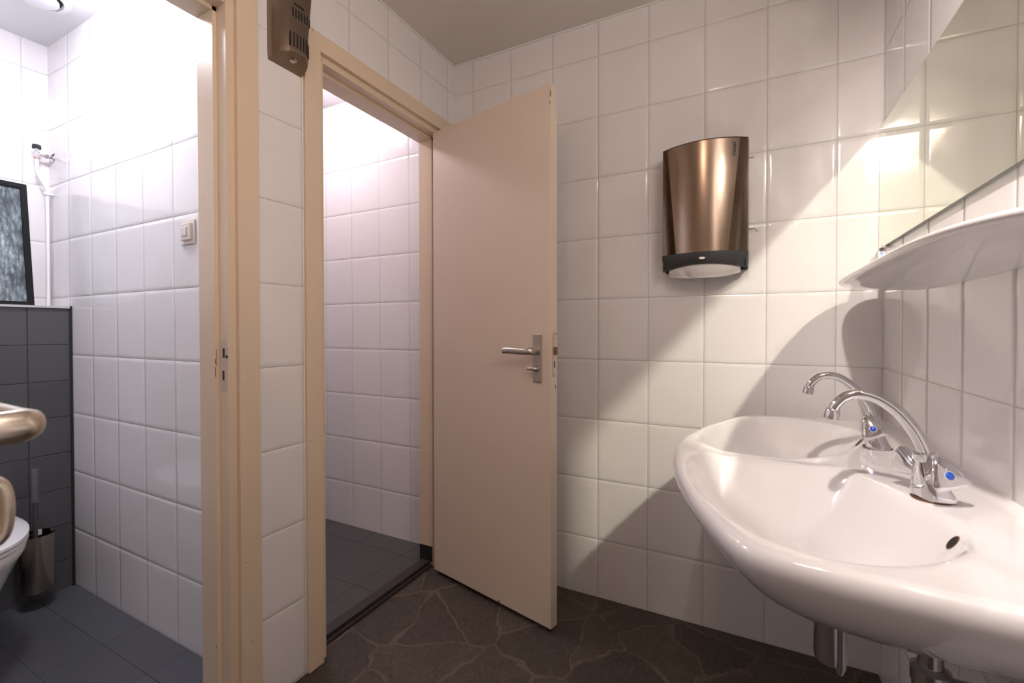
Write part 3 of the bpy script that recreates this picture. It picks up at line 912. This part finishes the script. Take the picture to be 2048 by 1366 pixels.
pbox(fwid - .002, fwid - .002, W_ - fwid + .002, Hh - fwid + .002, -.010, -.018, 'print', M_forest, 0)

# stop valve and pipe in the corner
e = tag(empty('water_pipe', (-1.495, -1.0, 1.217)), 'white painted water pipe in the cubicle corner beside the picture', 'pipe')
b = nb(); tube(b, cr([(-1.490, -.992, 1.217), (-1.490, -.990, 1.45), (-1.490, -.990, 1.70), (-1.490, -.991, 1.735), (-1.490, -1.000, 1.757), (-1.490, -1.014, 1.785), (-1.490, -1.0205, 1.805), (-1.490, -1.0215, 1.835), (-1.490, -1.0215, 1.868)], 6), .0068, 16); obj('pipe_run', b, M_pipe, e, smooth=True, angle=50)
b = nb(); lathe(b, (-1.490, -.990, 1.712), (0, 0, 1), [(.011, 0), (.012, .003), (.012, .009), (.010, .012)], 20); box(b, (-1.499, -.984, 1.713), (-1.481, -.9705, 1.722), .001); obj('pipe_clamp', b, M_pipe, e, smooth=True, angle=35)
e = tag(empty('stop_valve', (-1.490, -.97, 1.88)), 'small chrome stop valve with black knob high in the cubicle corner', 'valve')
b = nb(); lathe(b, (-1.490, -.9702, 1.884), (0, -1, 0), [(.025, 0), (.0245, .003), (.016, .008), (.009, .010)], 32); obj('rosette', b, M_chrome, e, smooth=True, angle=35)
b = nb(); lathe(b, (-1.490, -.978, 1.884), (0, -1, 0), [(.0085, 0), (.0085, .016), (.006, .018), (.006, .036)], 20); obj('valve_arm', b, M_chrome2, e, smooth=True, angle=35)
b = nb(); lathe(b, (-1.490, -.984, 1.884), (0, -1, 0), [(.0095, 0), (.0095, .010)], 6); obj('coupling_nut', b, M_copper, e)
b = nb(); lathe(b, (-1.490, -1.0215, 1.872), (0, 0, 1), [(.0095, 0), (.0095, .022), (.0075, .024), (.0085, .030), (.0085, .036)], 20); obj('valve_body', b, M_chrome, e, smooth=True, angle=35)
b = nb(); lathe(b, (-1.490, -1.0215, 1.864), (0, 0, 1), [(.0108, 0), (.0108, .010)], 6); obj('compression_nut', b, M_copper, e)
b = nb(); lathe(b, (-1.490, -1.0215, 1.906), (0, 0, 1), [(.0145, 0), (.0155, .003), (.0145, .016), (.012, .018)], 10); obj('knob', b, M_blackp, e)

# light switch
sx_, sz_ = -.4135, 1.4455
e = tag(empty('light_switch', (sx_, YP, sz_)), 'square beige light switch on the white tiled partition in the left cubicle', 'switch')
b = nb(); box(b, (sx_ - .041, YP - .006, sz_ - .041), (sx_ + .041, YP - .0002, sz_ + .041), .002); obj('switch_plate', b, M_switch, e)
b = nb(); box(b, (sx_ - .027, YP - .0145, sz_ - .028), (sx_ + .029, YP - .005, sz_ + .028), .002); obj('switch_surround', b, M_switch, e)
b = nb(); box(b, (sx_ - .016, YP - .0185, sz_ - .015), (sx_ + .015, YP - .012, sz_ + .015), .002, 2, None); obj('rocker', b, M_switch, e)

# extractor valve in the ceiling
vx, vy = -1.13, -1.125
e = tag(empty('ceiling_vent', (vx, vy, H)), 'round white extractor valve in the left cubicle ceiling', 'vent')
b = nb(); lathe(b, (vx, vy, H), (0, 0, -1), [(.100, 0), (.100, .004), (.085, .010), (.078, .010), (.074, .0)], 56, True, False); obj('vent_ring', b, M_white, e, smooth=True, angle=35)
b = nb(); lathe(b, (vx, vy, H - .0005), (0, 0, -1), [(.073, 0), (.073, .0015)], 40); obj('vent_opening', b, M_dark, e)
b = nb(); lathe(b, (vx, vy, H - .006), (0, 0, -1), [(.052, 0), (.064, .004), (.064, .010), (.050, .016), (.002, .0175)], 56); obj('vent_disc', b, M_white, e, smooth=True, angle=35)
